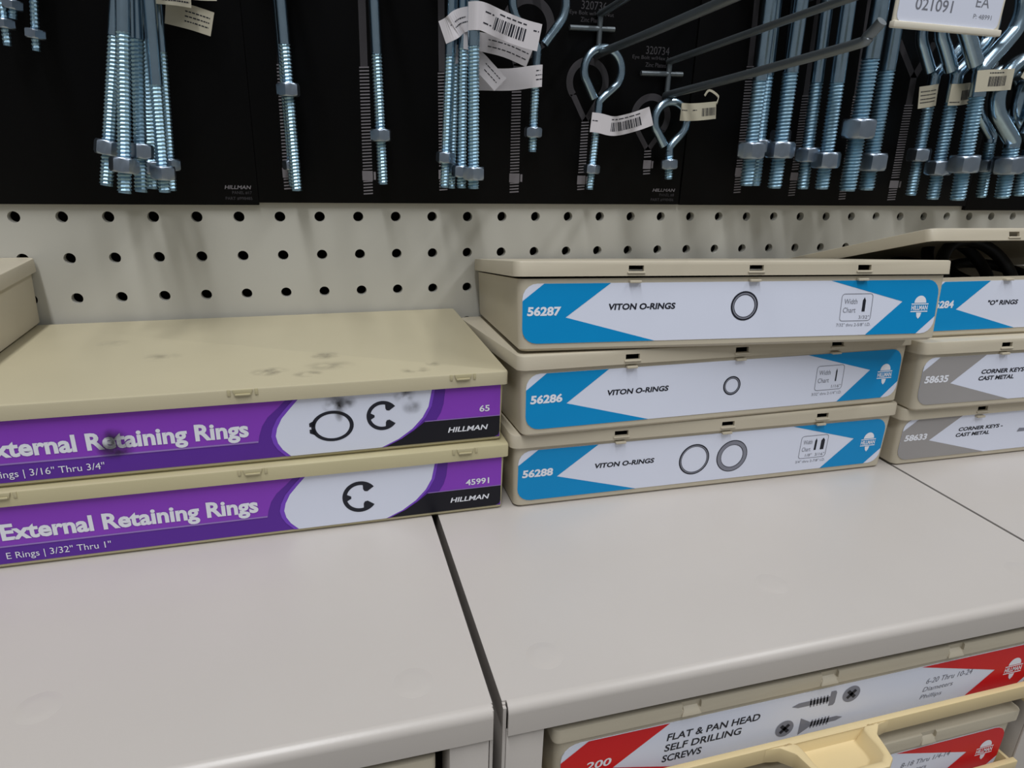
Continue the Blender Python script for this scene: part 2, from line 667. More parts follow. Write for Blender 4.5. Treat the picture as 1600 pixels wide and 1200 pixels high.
def parts_box(loc, yaw, label, cat='parts box', H=VH, group='beige compartment boxes stacked on the cabinets', lid=True, body=VBODY, lidm=VLID, m='beige_plastic', latch=SLOTS, tilt=0.0, wedge=False):
    t = thing('parts_box', loc, yaw, label, cat, group)
    t.rotation_euler = (R(-tilt), 0, R(yaw))
    b = link('body', WBODY if wedge else body, m, t)
    z = H - VT
    if H != VH:
        b.scale.z = (H - VT) / (VH - VT)
    if lid:
        l = link('lid', lidm, m, t)
        l.location.z = z * IN
        if wedge:
            l.rotation_euler.x = -math.atan(WEDGE)
        for u in latch:
            s = link('latch_tab', TAB, m, l)
            s.location.x = u * IN
    for u in latch:
        s = link('catch', TAB2, m, t)
        s.location = Vector((u, 0, z)) * IN
    return t


def arrow_box(loc, yaw, label, color, number, title, H=VH, **kw):
    t = parts_box(loc, yaw, label, H=H, **kw)
    lab = base_label(t)
    arrow_prints(lab, color)
    if number:
        p = Print(2)
        p.text(number, .20, .94, .76, .96, .04, .06)
        p.done('number_lettering', 'print_white', lab)
    if title:
        p = Print(1)
        for s, u0, u1, v0, v1 in title:
            p.text(s, u0, u1, v0, v1, .035, .12)
        p.done('title_lettering', 'print_ink', lab)
    logo(lab)
    return t, lab


b88, lab = arrow_box((-.18, -5.885, ZT), -.69, 'blue labelled box 56288 at the bottom of its stack, two ring pictures', 'print_blue', '56288', [('VITON O-RINGS', 1.97, 3.5, .82, .95)], wedge=True)
ring_picture(lab, 4.58, .80, .41, .07)
ring_picture(lab, 5.63, .79, .43, .13, True)
width_chart(lab, [(8.06, .032), (8.27, .055)], '1/8"  3/16"', '3/4" thru 2-7/8" I.D.')
b86, lab = arrow_box((-.118, -6.11, ZT + VH + .02), .58, 'blue labelled box 56286 in the middle of its stack, one small ring picture', 'print_blue', '56286', [('VITON O-RINGS', 2.01, 3.54, .82, .95)], wedge=True, tilt=math.degrees(math.atan(WEDGE)))
ring_picture(lab, 5.22, .82, .235, .065)
width_chart(lab, [(8.2, .02)], '1/16"', '3/32" thru 2-1/4" I.D.')
b87, lab = arrow_box((-.2, -5.9, ZT + 2 * VH + .07), -4.76, 'blue labelled box 56287 on top of its stack, one larger ring picture', 'print_blue', '56287', [('VITON O-RINGS', 1.99, 3.52, .86, 1.0)], wedge=True, tilt=2 * math.degrees(math.atan(WEDGE)))
ring_picture(lab, 5.17, .90, .33, .085)
width_chart(lab, [(8.2, .04)], '3/32"', '7/32" thru 2-5/8" I.D.')
RH = 1.68
RT = math.degrees(math.atan(WEDGE)) * .9
CK = [('CORNER KEYS -', 1.98, 3.52, .92, 1.04), ('CAST METAL', 1.93, 3.1, .74, .86)]
b33, lab = arrow_box((10.46, -6.05, ZT), -1.0, 'grey labelled box 58633 lying directly on the cabinet top', 'print_grey', '58633', CK, H=RH, wedge=True)
p = Print(1)
p.poly([(4.1, .72), (4.75, .72), (4.75, .80), (4.15, .84)])
p.done('key_picture', 'print_mid', lab)
b35, lab = arrow_box((10.42, -6.28, ZT + RH + .005), -1.8, 'grey labelled box 58635 under the open box', 'print_grey', '58635', CK, H=VH, wedge=True, tilt=RT)
for ch in b87.children:
    if ch.name.startswith('lid'):
        ch.location.z += .05 * IN
        ch.rotation_euler.y = R(.12)
for ob in (b33,):
    for ch in ob.children:
        if ch.name.startswith('label'):
            ch.scale.z = .94
# open box of black rings
zo = ZT + RH + VH - .035
b84, lab = arrow_box((10.64, -5.75, zo), -1.5, 'open box 56284 of black rubber rings with its lid raised', 'print_blue', '56284', [('"O" RINGS', 2.05, 3.05, .80, .93)], lid=False, wedge=True, tilt=2 * RT)
ol = link('lid', VLID, 'beige_plastic', b84)
ol.matrix_local = Matrix.Translation(Vector((0, VD, VH - VT - .26)) * IN) @ Matrix.Rotation(R(-11.8), 4, 'X') @ Matrix.Translation(Vector((.06, -VD, 0)) * IN)
for u in SLOTS:
    s = link('latch_tab', TAB, 'beige_plastic', ol)
    s.location.x = u * IN


def torus(name, R0, r, m, nR=48, nr=10):
    mb = MB()
    loops = []
    for i in range(nR):
        t = 2 * math.pi * i / nR
        loops.append([((R0 + r * math.cos(2 * math.pi * k / nr)) * math.cos(t), (R0 + r * math.cos(2 * math.pi * k / nr)) * math.sin(t), r * math.sin(2 * math.pi * k / nr)) for k in range(nr)])
    loops.append(loops[0])
    return mb.loft(loops, False, False).mesh(name, smooth=True, angle=80)


RING = torus('rubber_ring', 1.15, .17, 'rubber')
for i, (x, y, z, rx, ry, lb) in enumerate(((14.1, -4.1, zo + 1.20, 52, -6, 'large black rubber ring standing up at the front of the open box'),
                                     (14.4, -3.2, zo + 1.20, 46, 8, 'large black rubber ring leaning behind another in the open box'),
                                     (16.9, -3.9, zo + .40, 6, 4, 'large black rubber ring lying at the right inside the open box'),
                                     (12.3, -3.8, zo + .34, 3, -3, 'large black rubber ring lying flat at the left inside the open box'),
                                     (12.4, -2.2, zo + .72, 8, 3, 'large black rubber ring at the back left inside the open box'),
                                     (14.6, -1.9, zo + .75, 14, 0, 'large black rubber ring at the back middle inside the open box'),
                                     (17.2, -2.0, zo + .75, 10, -4, 'large black rubber ring at the back right inside the open box'))):
    o = link('rubber_ring', RING, 'rubber')
    o.location = Vector((x, y, z + OZ)) * IN
    o.rotation_euler = (R(rx), R(ry), 0)
    tag(o, lb, 'rubber ring', 'rubber rings in the open box')

# box on the far left resting on the purple stack
PH = 1.67
bl = parts_box((-21.08, -5.9, ZT + 2 * PH + .02), .6, 'beige box cut by the left edge, resting on the purple ring boxes', H=1.62)

# ------------------------------------------------------------------ purple boxes
PW, PD, PT = 10.6, 5.5, .30
PBODY = body_mesh(PW, PD, PH - PT, dr=.03, r=.05)
PLID = lid_mesh(PW, PD, PT, .08, .11, r=.07)
lt = MB()
lt.loft([[(-.19, -.11, .30), (.19, -.11, .30), (.15, -.11, .17), (-.15, -.11, .17)], [(-.19, -.14, .30), (.19, -.14, .30), (.15, -.14, .17), (-.15, -.14, .17)]])
PTAB = lt.mesh('latch_tab', bevel=.012)
lt = MB()
for s in (-1, 1):
    lt.box(s * .25 - .03, s * .25 + .03, -.128, -.105, .17, .30)
lt.box(-.14, .14, -.165, -.13, .18, .215)
PTAB2 = lt.mesh('latch_frame', bevel=.008)


def ering(p, cu, cv, r):
    A0, A1, n = 36, 324, 36
    outer = arc(cu, cv, r, A0, A1, n)
    inner = []
    for k in range(n + 1):
        a = A1 - (A1 - A0) * k / n
        d = min(a - A0, A1 - a)
        rr = r * .76
        if abs(a - 180) < 13:
            rr = r * .50
        elif d < 34:
            rr = r * (.42 + .10 * abs(d - 17) / 17)
        inner.append((cu + rr * math.cos(R(a)), cv + rr * math.sin(R(a))))
    m_ = n + 1
    p.add([(u, p.y, v) for u, v in outer + inner], [(i, i + 1, 2 * m_ - 2 - i, 2 * m_ - 1 - i) for i in range(n)])


def purple_box(loc, yaw, label, upper):
    t = thing('parts_box', loc, yaw, label, 'parts box', 'beige compartment boxes stacked on the cabinets')
    m = 'tan_plastic_smudged' if upper else 'tan_plastic'
    link('body', PBODY, 'tan_plastic', t)
    l = bpy.data.objects.new('lid', PLID.copy())
    COL.objects.link(l)
    l.data.materials.clear()
    l.data.materials.append(MATS[m])
    l.parent = t
    # keep the box frame for the lid texture: bake the lift into the mesh
    l.data.transform(Matrix.Translation((0, 0, (PH - PT) * IN)))
    for u in (.95, 5.32, 9.68):
        for me in (PTAB, PTAB2):
            s = link('latch_tab' if me is PTAB else 'latch_frame', me, 'tan_plastic', l)
            s.location = Vector((u, 0, PH - PT)) * IN
    v0, v1 = .11, PH - PT - .01
    u0, u1 = .05, PW - .06
    mb = MB()
    mb.box(u0, u1, -LAY0, -.001, v0, v1)
    lab = link('label', mb.mesh('label'), 'print_purple_dark', t)
    # upper lighter field at the left
    vl = .47
    p = Print(1)
    p.poly([(u0, vl), (5.50, vl), (5.53, .62), (5.60, .82), (5.72, 1.0), (5.92, 1.18), (6.10, v1), (u0, v1)])
    p.poly([(9.12, .63), (u1, .63), (u1, v1), (9.32, v1), (9.28, 1.0), (9.22, .8)])
    p.done('light_field', 'print_purple', lab)
    p = Print(2)
    p.poly([(u0, vl), (5.50, vl), (5.505, vl + .035), (u0, vl + .035)])
    p.done('divider_line', 'print_lilac', lab)
    p = Print(2)
    p.poly([(8.86, .61), (u1, .61), (u1, .63), (8.88, .63)])
    p.done('divider_line', 'print_lilac', lab)
    p = Print(1)
    p.poly([(8.02, v0), (u1 - .12, v0), (u1 - .03, v0 + .04), (u1, v0 + .12), (u1, .61), (8.86, .61), (8.62, .42), (8.35, .26)])
    p.done('black_field', 'print_black', lab)
    lc = [(6.34, v1), (6.15, 1.15), (5.98, .95), (5.88, .75), (5.84, .58), (5.87, .42), (5.95, .27), (6.10, v0)]
    rc = [(7.94, v0), (8.30, .27), (8.60, .48), (8.82, .72), (8.95, .96), (9.03, v1)]
    p = Print(2)
    p.poly([(u - .09, v) for u, v in lc] + [(u + .07, v) for u, v in rc])
    p.done('oval_rim', 'print_purple_rim', lab)
    p = Print(3)
    p.poly(lc + rc)
    p.done('white_oval', 'label_white', lab)
    p = Print(3)
    p.text('External Retaining Rings', .78, 5.34, .51, .97, .035)
    p.done('title_lettering', 'print_white', lab)
    p = Print(3)
    if upper:
        p.text('Rings | 3/16" Thru 3/4"', .90, 2.72, .17, .36)
        p.done('size_lettering', 'print_white', lab)
        p = Print(3)
        p.text('65', 10.07, 10.30, .74, .89, .02)
    else:
        p.text('E Rings | 3/32" Thru 1"', .78, 2.56, .17, .36)
        p.done('size_lettering', 'print_white', lab)
        p = Print(3)
        p.text('45991', 9.72, 10.26, .70, .85, .02)
    p.done('number_lettering', 'print_white', lab)
    p = Print(3)
    p.text('HILLMAN', 9.37, 10.27, .31, .43, .022, .2)
    p.done('brand_lettering', 'print_white', lab)
    p = Print(4)
    if upper:
        p.ring(6.96, .70, .34, .275, sq=1.25)
        p.poly([(6.62, .86), (6.50, .80), (6.50, .72), (6.60, .71)])
        p.poly([(6.60, .67), (6.50, .66), (6.50, .58), (6.62, .52)])
        ering(p, 7.98, .84, .33)
    else:
        ering(p, 7.40, .72, .37)
    p.done('ring_picture', 'print_ink', lab)
    if upper:
        for (a, b, c, d) in ((2.4, 3.5, .35, 1.15), (6.5, 7.6, .7, v1), (8.1, 8.9, .75, v1)):
            p = Print(5)
            p.poly([(a, c), (b, c), (b, d), (a, d)])
            p.done('smudge', 'smear', lab)
    return t


mat('smear', (26, 23, 22), 0.7, blobs=[(2.93, -.03, .72, .36, .2, .34, 1.0), (3.0, -.03, .55, .3, .2, .2, .7),
    (7.05, -.03, 1.18, .30, .2, .24, .9), (7.1, -.03, 1.1, .12, .2, .34, 1.0), (7.3, -.03, 1.2, .2, .2, .15, .6),
    (8.45, -.03, 1.25, .25, .2, .2, 1.0), (8.6, -.03, 1.0, .24, .2, .2, .45)], alpha_blob=True)
purple_box((-11.0, -5.88, ZT), .3, 'lower purple labelled retaining ring box, number 45991, on the cabinet top', False)
purple_box((-11.03, -5.83, ZT + PH + .005), .7, 'upper purple labelled ring box with dirty smudged lid', True)
# supporting stack further left
for k in range(2):
    parts_box((-21.75, -5.85, ZT + k * (PH + .005)), 0, 'plain beige box in the stack left of the purple boxes, %s one' % ('lower', 'upper')[k], H=PH)


# ------------------------------------------------------------------ red labelled drawer boxes
RLID = lid_mesh(BW, 9.0, .27, .07, .07, r=.12, slots=(2.4, 5.2, 8.1), slot=(.18, .13, .5), cutd=.055)
RBODY = body_mesh(BW, 9.0, VH - .27)
RTAB = MB().loft([[(-.14, -.075, .13), (.14, -.075, .13), (.14, .02, .20), (-.14, .02, .20)], [(-.19, -.11, .03), (.19, -.11, .03), (.17, -.02, .06), (-.17, -.02, .06)]]).mesh('latch_tab', bevel=.01)


def phillips(p, q, cu, cv, r):
    p.disc(cu, cv, r, r)
    for a in (45, 135):
        c, s = math.cos(R(a)) * r * .62, math.sin(R(a)) * r * .62
        n = (-s * .3, c * .3)
        q.poly([(cu - c + n[0], cv - s + n[1]), (cu - c - n[0], cv - s - n[1]), (cu + c - n[0], cv + s - n[1]), (cu + c + n[0], cv + s + n[1])])


def screw_pic(p, u0, u1, v, flip, pan):
    L = u1 - u0

    def U(x):
        return u1 - x * L if flip else u0 + x * L
    if pan:
        p.poly([(U(0), v - .12), (U(.03), v - .17), (U(.14), v - .17), (U(.14), v + .17), (U(.03), v + .17), (U(0), v + .12)])
        s0 = .14
    else:
        p.poly([(U(0), v - .2), (U(.22), v - .07), (U(.22), v + .07), (U(0), v + .2)])
        s0 = .22
    p.poly([(U(s0), v - .06), (U(.85), v - .055), (U(1), v), (U(.85), v + .055), (U(s0), v + .06)])
    for k in range(6):
        a = s0 + .03 + k * .075
        p.poly([(U(a), v - .1), (U(a + .035), v - .1), (U(a + .055), v + .1), (U(a + .02), v + .1)])


def red_box(cx, row, label, kind):
    t = thing('parts_box', (cx + .94, YF + .17, ZT - .80 - PITCH * row - VH), 0, label, 'parts box', 'red labelled boxes in the cabinet drawers')
    link('body', RBODY, 'beige_plastic', t)
    l = link('lid', RLID, 'beige_plastic', t)
    l.location.z = (VH - .27) * IN
    for u in (2.4, 5.2, 8.1):
        s = link('latch_tab', RTAB, 'beige_plastic', l)
        s.location.x = u * IN
    lab = base_label(t)
    lab.scale.x = 1.02
    arrow_prints(lab, 'print_red')
    logo(lab, 9.72, .86)
    if kind == 'full':
        p = Print(2)
        p.text('200', .54, 1.0, .80, .97, .02, .15)
        p.done('number_lettering', 'print_white', lab)
        p = Print(1)
        p.text('FLAT & PAN HEAD', 2.0, 3.82, 1.04, 1.20, .02, .1)
        p.text('SELF DRILLING', 1.98, 3.48, .80, .96, .02, .1)
        p.text('SCREWS', 1.96, 2.72, .56, .72, .02, .1)
        p.done('title_lettering', 'print_ink', lab)
        p, q = Print(1), Print(2)
        phillips(p, q, 4.40, .68, .19)
        phillips(p, q, 5.74, 1.17, .19)
        screw_pic(p, 4.46, 5.40, 1.17, True, True)
        screw_pic(p, 4.72, 5.66, .64, False, False)
        p.done('screw_picture', 'print_mid', lab)
        q.done('screw_picture', 'print_ink', lab)
    if kind in ('full', 'second'):
        p = Print(1)
        a, b = (('6-20 Thru 10-24', 8.62) if kind == 'full' else ('8-18 Thru 1/4-14', 8.75))
        p.text(a, 7.50, b, .98, 1.11, 0, .2)
        p.text('Diameters', 7.47, 8.2, .79, .90, 0, .2)
        p.text('Phillips', 7.45, 7.98, .58, .71, 0, .2)
        p.done('size_lettering', 'print_line', lab)
    return t


rows = ('top', 'middle', 'bottom')
for key, nm in (('far', 'far left'), ('left', 'left hand'), ('mid', 'middle'), ('right', 'right hand')):
    for row in range(3):
        kind = 'plain'
        lb = 'red labelled parts box in the %s drawer of the %s cabinet' % (rows[row], nm)
        if key == 'mid' and row == 0:
            kind, lb = 'full', 'red labelled box of self drilling screws in the top drawer'
        if key == 'mid' and row == 1:
            kind, lb = 'second', 'red labelled box in the drawer below the self drilling screws'
        red_box(cabs[key][1], row, lb, kind)

# ------------------------------------------------------------------ black display panels with printed pictures
PY = -.15
panels = []
for (xa, xb, zb, lb) in ((-29.4, -5.47, .31, 'black display panel on the left behind the fanned bolts'),
                         (-5.465, 6.45, .37, 'black display panel printed with eye bolts, between two seams'),
                         (6.50, 17.54, .36, 'black display panel behind the large straight bolts'),
                         (17.545, 34.0, .22, 'black display panel at the far right edge, hung slightly lower')):
    pn = thing('display_panel', (xa, PY, zb), 0, lb, 'display panel', 'black display panels')
    mb = MB().box(0, xb - xa, 0, .13, 0, 24)
    link('board', mb.mesh('board', bevel=.01), 'panel_black', pn)
    panels.append((pn, xa, zb))


class PP(Print):
    """print on a panel, given in world x, z"""
    def __init__(self, i, layer=0):
        Print.__init__(self, layer)
        self.y = -.004 - .004 * layer
        self.pn, self.xa, self.zb = panels[i]

    def out(self, name, m):
        self.v = [Vector((q.x - self.xa, q.y, q.z - self.zb)) for q in self.v]
        return self.done(name, m, self.pn)


def printed_bolt(i, xb, zb, xt, zt, zth, znut, r, eye=None):
    """picture of a bolt: plain shank, striped thread, nut, optional eye (cx, cz, R)"""
    def xat(z):
        return xb + (xt - xb) * (z - zb) / (zt - zb)
    p = PP(i, 0)
    p.poly([(xat(zth) - r * .75, zth), (xat(zth) + r * .75, zth), (xat(zt) + r * .75, zt), (xat(zt) - r * .75, zt)])
    if eye:
        cx, cz, RR = eye
        p.ring(cx, cz, RR, RR - 1.7 * r, a0=-40, a1=220)
        for s in (1, -1):
            a = R(-40 if s > 0 else 220)
            x1, z1 = cx + (RR - .85 * r) * math.cos(a), cz + (RR - .85 * r) * math.sin(a)
            p.poly([(x1 - .8 * r, z1), (x1 + .8 * r, z1), (xt + .8 * r, zt - .05), (xt - .8 * r, zt - .05)])
    p.out('bolt_picture', 'picture_dim')
    p = PP(i, 1)
    z = zb
    while z < zth:
        if not (znut - .02 < z < znut + .26):
            x = xat(z)
            p.poly([(x - r, z), (x + r, z + .018), (x + r, z + .052), (x - r, z + .034)])
        z += .078
    x = xat(znut)
    p.poly([(x - r * 1.15, znut), (x + r * 1.1, znut), (x + r * 1.1, znut + .24), (x - r * 1.15, znut + .24)])
    p.poly([(x + r * 1.3, znut + .02), (x + r * 1.75, znut + .02), (x + r * 1.75, znut + .22), (x + r * 1.3, znut + .22)])
    p.out('bolt_picture', 'picture_grey')


printed_bolt(1, -4.72, 0.70, -4.58, 8.00, 3.63, 0.99, 0.11)
printed_bolt(1, -2.72, 0.59, -2.67, 8.00, 3.66, 0.95, 0.12)
printed_bolt(1, -0.71, 0.71, -0.77, 8.00, 3.66, 1.01, 0.11)
printed_bolt(1, 1.29, 0.67, 1.27, 3.95, 3.31, 0.95, 0.13, (1.55, 4.87, 0.72))
printed_bolt(1, 3.28, 0.76, 3.29, 2.65, 2.60, 0.92, 0.11, (3.29, 3.61, 0.62))
printed_bolt(1, 5.31, 1.22, 5.28, 1.94, 1.86, 1.38, 0.11, (5.28, 2.79, 0.62))
printed_bolt(2, 8.43, 0.72, 8.14, 8.00, 4.28, 1.23, 0.12)
printed_bolt(2, 10.41, 0.65, 10.21, 8.00, 3.56, 1.12, 0.12)
printed_bolt(2, 12.35, 0.55, 11.92, 8.00, 3.64, 1.18, 0.13)
printed_bolt(2, 14.32, 0.54, 14.18, 4.30, 3.43, 0.93, 0.16, (14.01, 5.87, 1.05))
for (i, m, lines) in ((1, 'picture_dim', (('320736', 2.98, 3.70, 5.36, 5.56), ('Eye Bolt w/Hex Nut', 2.66, 3.92, 5.20, 5.32), ('Zinc Plated', 2.98, 3.6, 5.06, 5.17))),
                      (1, 'picture_dim', (('320734', 4.95, 5.66, 4.40, 4.60), ('Eye Bolt w/Hex Nut', 4.56, 5.86, 4.24, 4.36), ('Zinc Plated', 4.97, 5.6, 4.08, 4.19))),
                      (1, 'picture_dim', (('PANEL #8', 5.8, 6.28, .60, .69), ('PART #998486', 5.53, 6.28, .46, .55))),
                      (0, 'picture_dim', (('PANEL #17', -6.08, -5.62, .57, .65), ('PART #998485', -6.25, -5.62, .43, .51)))):
    p = PP(i, 0)
    for q in lines:
        p.text(*q)
    p.out('panel_lettering', m)
for i, a, b, c, d in ((1, 5.56, 6.30, .74, .83), (0, -6.25, -5.62, .70, .79)):
    p = PP(i, 0)
    p.text('HILLMAN', a, b, c, d, .022, .2)
    p.out('brand_lettering', 'picture_grey')


# ------------------------------------------------------------------ bolts
def thread_mesh(r, L):
    pitch = .08 if r < .16 else .094
    n = 10
    turns = int(L / pitch)
    m_ = turns * n
    mb = MB()
    vs = []
    for k in range(m_ + n + 1):
        a = 2 * math.pi * k / n
        z = min(k / n * pitch, L)
        z2 = min(z + pitch * .5, L + .001)
        vs.append((r * math.cos(a), r * math.sin(a), z))
        vs.append((r * .78 * math.cos(a), r * .78 * math.sin(a), z2))
    fs = []
    for k in range(m_):
        fs.append((2 * k, 2 * k + 2, 2 * k + 3, 2 * k + 1))
        fs.append((2 * k + 1, 2 * k + 3, 2 * (k + 1 + n), 2 * (k + n)))
    mb.add(vs, fs)
    e = [(r * .84 * math.cos(2 * math.pi * k / n), r * .84 * math.sin(2 * math.pi * k / n)) for k in range(n)]
    mb.loft([[(x, y, .0) for x, y in e], [(x, y, pitch) for x, y in e]], True, False)
    return mb.mesh('thread', smooth=True, angle=28, solid_normals=False)


def nut_mesh(f, h):
    # hexagonal nut with chamfered corners
    n = 24
    loops = []
    for z, k in ((0, .90), (.06, .97), (.16, 1.06), (.84, 1.06), (.94, .97), (1, .90)):
        lp = []
        for i in range(n):
            a = 2 * math.pi * i / n
            da = (a + math.pi / 6) % (math.pi / 3) - math.pi / 6
            rr = min(f / 2 / math.cos(da), f / 2 * k * 1.09)
            lp.append((rr * math.cos(a), rr * math.sin(a), z * h))
        loops.append(lp)
    return MB().loft(loops).mesh('nut', smooth=True, angle=25)


def catmull(pts, n=6):
    pts = [Vector(q) for q in pts]
    out = []
    for i in range(len(pts) - 1):
        a = pts[max(i - 1, 0)]
        b = pts[i]
        c = pts[i + 1]
        d = pts[min(i + 2, len(pts) - 1)]
        for k in range(n):
            t = k / n
            out.append(.5 * ((2 * b) + (c - a) * t + (2 * a - 5 * b + 4 * c - d) * t * t + (3 * b - a - 3 * c + d) * t ** 3))
    out.append(pts[-1])
    return out


BOLTS = {}
BG = 'zinc eye bolts hanging on the display panels'


def bolt(key, B, T, L, thr, nut, d, label, eyeR=.62, roll=0.0, nutroll=15.0, nutf=1.75, flip=1, squash=1.0):
    """B bottom end, T a point on the shank axis, L shank length to the neck, thr thread length, nut height on it"""
    B = Vector(B)
    T = Vector(T)
    d *= 1.07
    r = d / 2
    ax = (T - B).normalized()
    t = thing('eye_bolt', B, 0, label, 'eye bolt', BG)
    q = Vector((0, 0, 1)).rotation_difference(ax)
    rot = q.to_matrix().to_4x4() @ Matrix.Rotation(R(roll), 4, 'Z')
    t.matrix_world = Matrix.Translation(Vector((B.x, B.y, B.z + OZ)) * IN) @ rot
    link('thread', thread_mesh(r, thr), 'zinc', t)
    # plain shank and eye in one continuous wire
    w = r * .97
    cz = L + eyeR * 1.45
    pts = [(0, 0, thr - .02), (0, 0, (thr + L) / 2), (0, 0, L - .08)]
    loop = []
    for k in range(15):
        a = R(-42 + (222 + 42) * k / 14)
        loop.append((flip * eyeR * squash * math.cos(a), -.10 * eyeR + .35 * w + (.0 + k / 14.0) * -.15 * w, cz + eyeR * math.sin(a)))
    if thr > L - .15:
        pts = [(0, 0, thr - .05), (0, 0, L)]
    pts += [(flip * .04, 0, L + .06)] + loop + [(flip * (-1.5 * w), -.3 * w, L + .12 * eyeR)]
    mb = MB().tube(catmull(pts, 5), w, 12)
    link('shank_and_eye', mb.mesh('shank_and_eye', smooth=True, angle=60), 'zinc_eye', t)
    f = d * nutf
    nm = link('nut', nut_mesh(f, d * 1.05), 'zinc_nut', t)
    nm.location = Vector((0, 0, nut - d * .52)) * IN
    nm.rotation_euler.z = R(nutroll)
    BOLTS[key] = (t, t.matrix_world.copy(), cz)
    return t


def full_eye_z(B, T, z):
    """shank length so that the neck reaches world height z"""
    B, T = Vector(B), Vector(T)
    return (z - B.z) / (T - B).normalized().z


def hang(key, B, T, zneck, thr, nut, d, label, **kw):
    return bolt(key, B, T, full_eye_z(B, T, zneck), thr, nut, d, label, **kw)


# fanned cluster on the left panel
hang('a', (-8.59, -1.35, 0.84), (-7.85, -1.15, 4.61), 5.6, 3.15, 0.82, 0.273, 'long zinc bolt at the left of the fanned cluster, leaning most', roll=4, nutroll=20)
hang('b', (-8.05, -2.20, 0.75), (-7.57, -2.00, 4.50), 5.6, 3.19, 0.58, 0.276, 'foremost long zinc bolt of the fanned cluster, nut near its lower end', roll=2, nutroll=28)
hang('c', (-7.82, -1.75, 0.74), (-7.40, -1.55, 4.58), 5.6, 3.14, 0.87, 0.271, 'long zinc bolt in the middle of the fanned cluster, small square looking nut', roll=0, nutroll=-2)
hang('d', (-7.34, -1.75, 0.74), (-7.12, -1.80, 4.56), 5.6, 2.23, 0.42, 0.260, 'long zinc bolt at the right front of the fanned cluster, short thread', roll=-2, nutroll=6)
hang('e', (-7.75, -0.95, 0.75), (-7.38, -0.80, 4.69), 5.6, 3.20, 0.47, 0.256, 'long zinc bolt half hidden at the back of the fanned cluster', roll=2, nutroll=0)
hang('f', (-7.40, -0.55, 0.68), (-7.17, -0.50, 4.75), 5.6, 3.05, 0.60, 0.234, 'thin zinc bolt at the far right of the fanned cluster', roll=-2, nutroll=20)
# singles on the second panel
hang('b1', (-4.52, -.75, .72), (-4.55, -.75, 4.93), 5.6, 3.30, 2.31, .257, 'single long zinc bolt with its nut set high up', nutroll=-12)
hang('b1back', (-4.60, -.40, .80), (-4.64, -.40, 4.96), 5.5, 2.83, .51, .2, 'zinc bolt hidden behind the single bolt with the high nut', nutroll=30)
hang('b2', (-2.37, -.6, .89), (-2.44, -.6, 5.09), 5.9, 3.06, 1.19, .255, 'single long zinc bolt beside its printed picture, no paper tag', nutroll=-12)
# tagged bundle
hang('g1', (-.18, -1.5, .87), (-.22, -1.5, 5.12), 5.9, 3.30, .37, .278, 'thickest front zinc bolt of the tagged bundle, large nut at its foot', nutroll=-14)
hang('g2', (-.43, -1.2, .86), (-.40, -1.2, 5.16), 5.9, 3.27, .41, .24, 'second zinc bolt from the right in the tagged bundle', nutroll=10)
hang('g3', (-.64, -.92, .83), (-.50, -.92, 5.2), 5.8, 3.21, .52, .2, 'thin zinc bolt at the back of the tagged bundle', nutroll=0)
hang('g4', (-.88, -1.2, .87), (-.68, -1.2, 5.13), 5.8, 3.08, .73, .225, 'leftmost zinc bolt of the tagged bundle, tie above its thread', nutroll=10)
# eye bolts on the second panel
bolt('H', (1.59, -.75, 1.78), (1.61, -.75, 4.5), 2.52, 1.87, .49, .223, 'zinc eye bolt with a big open eye and white tag', eyeR=.70, nutroll=0, flip=-1)
bolt('E1', (3.39, -.55, .81), (3.53, -.5, 3.25), 2.30, 1.63, .55, .212, 'zinc eye bolt with long thread on the upper hook', eyeR=.54, nutroll=4)
bolt('E2', (5.83, -.55, 1.12), (5.78, -.5, 2.03), .86, .68, .41, .235, 'shortest zinc eye bolt, on the lower hook', eyeR=.50, nutroll=-16)
# heavy straight bolts on the third panel
hang('r1a', (7.95, -1.3, 1.02), (7.86, -1.3, 5.75), 6.9, 2.79, .96, 0.384, 'first heavy zinc bolt right of the panel seam, behind the hooks', nutroll=30)
hang('r1b', (8.52, -.9, 1.0), (8.33, -.9, 5.85), 6.9, 2.99, 1.11, 0.305, 'slimmer zinc bolt behind the first heavy bolt right of the seam', nutroll=12)
hang('r2', (8.90, -1.3, .96), (8.82, -1.3, 5.82), 6.9, 3.11, 1.06, 0.390, 'second heavy zinc bolt right of the panel seam', nutroll=4)
hang('r2b', (9.34, -.7, 1.18), (9.07, -.7, 5.94), 6.8, 2.96, 1.23, 0.282, 'zinc bolt in shade behind the second heavy bolt', nutroll=10)
hang('r3a', (10.12, -1.0, .93), (9.88, -1.0, 5.95), 6.9, 2.96, .98, 0.350, 'left one of the close pair of zinc bolts with level thread starts', nutroll=26, eyeR=0.50)
hang('r3b', (10.47, -1.4, .96), (10.26, -1.4, 5.92), 6.9, 2.92, .82, 0.390, 'right one of the close pair of zinc bolts with level thread starts', nutroll=8, eyeR=0.48)
hang('r4a', (11.31, -1.5, .92), (11.21, -1.5, 5.99), 7.2, 3.6, 1.74, .47, 'thickest zinc bolt, nut well above its lower end', nutroll=24, eyeR=0.52)
hang('r4b', (12.45, -1.0, .92), (12.27, -1.0, 6.13), 7.2, 3.4, .83, .45, 'thick zinc bolt just right of the thickest one', nutroll=22, eyeR=0.55)
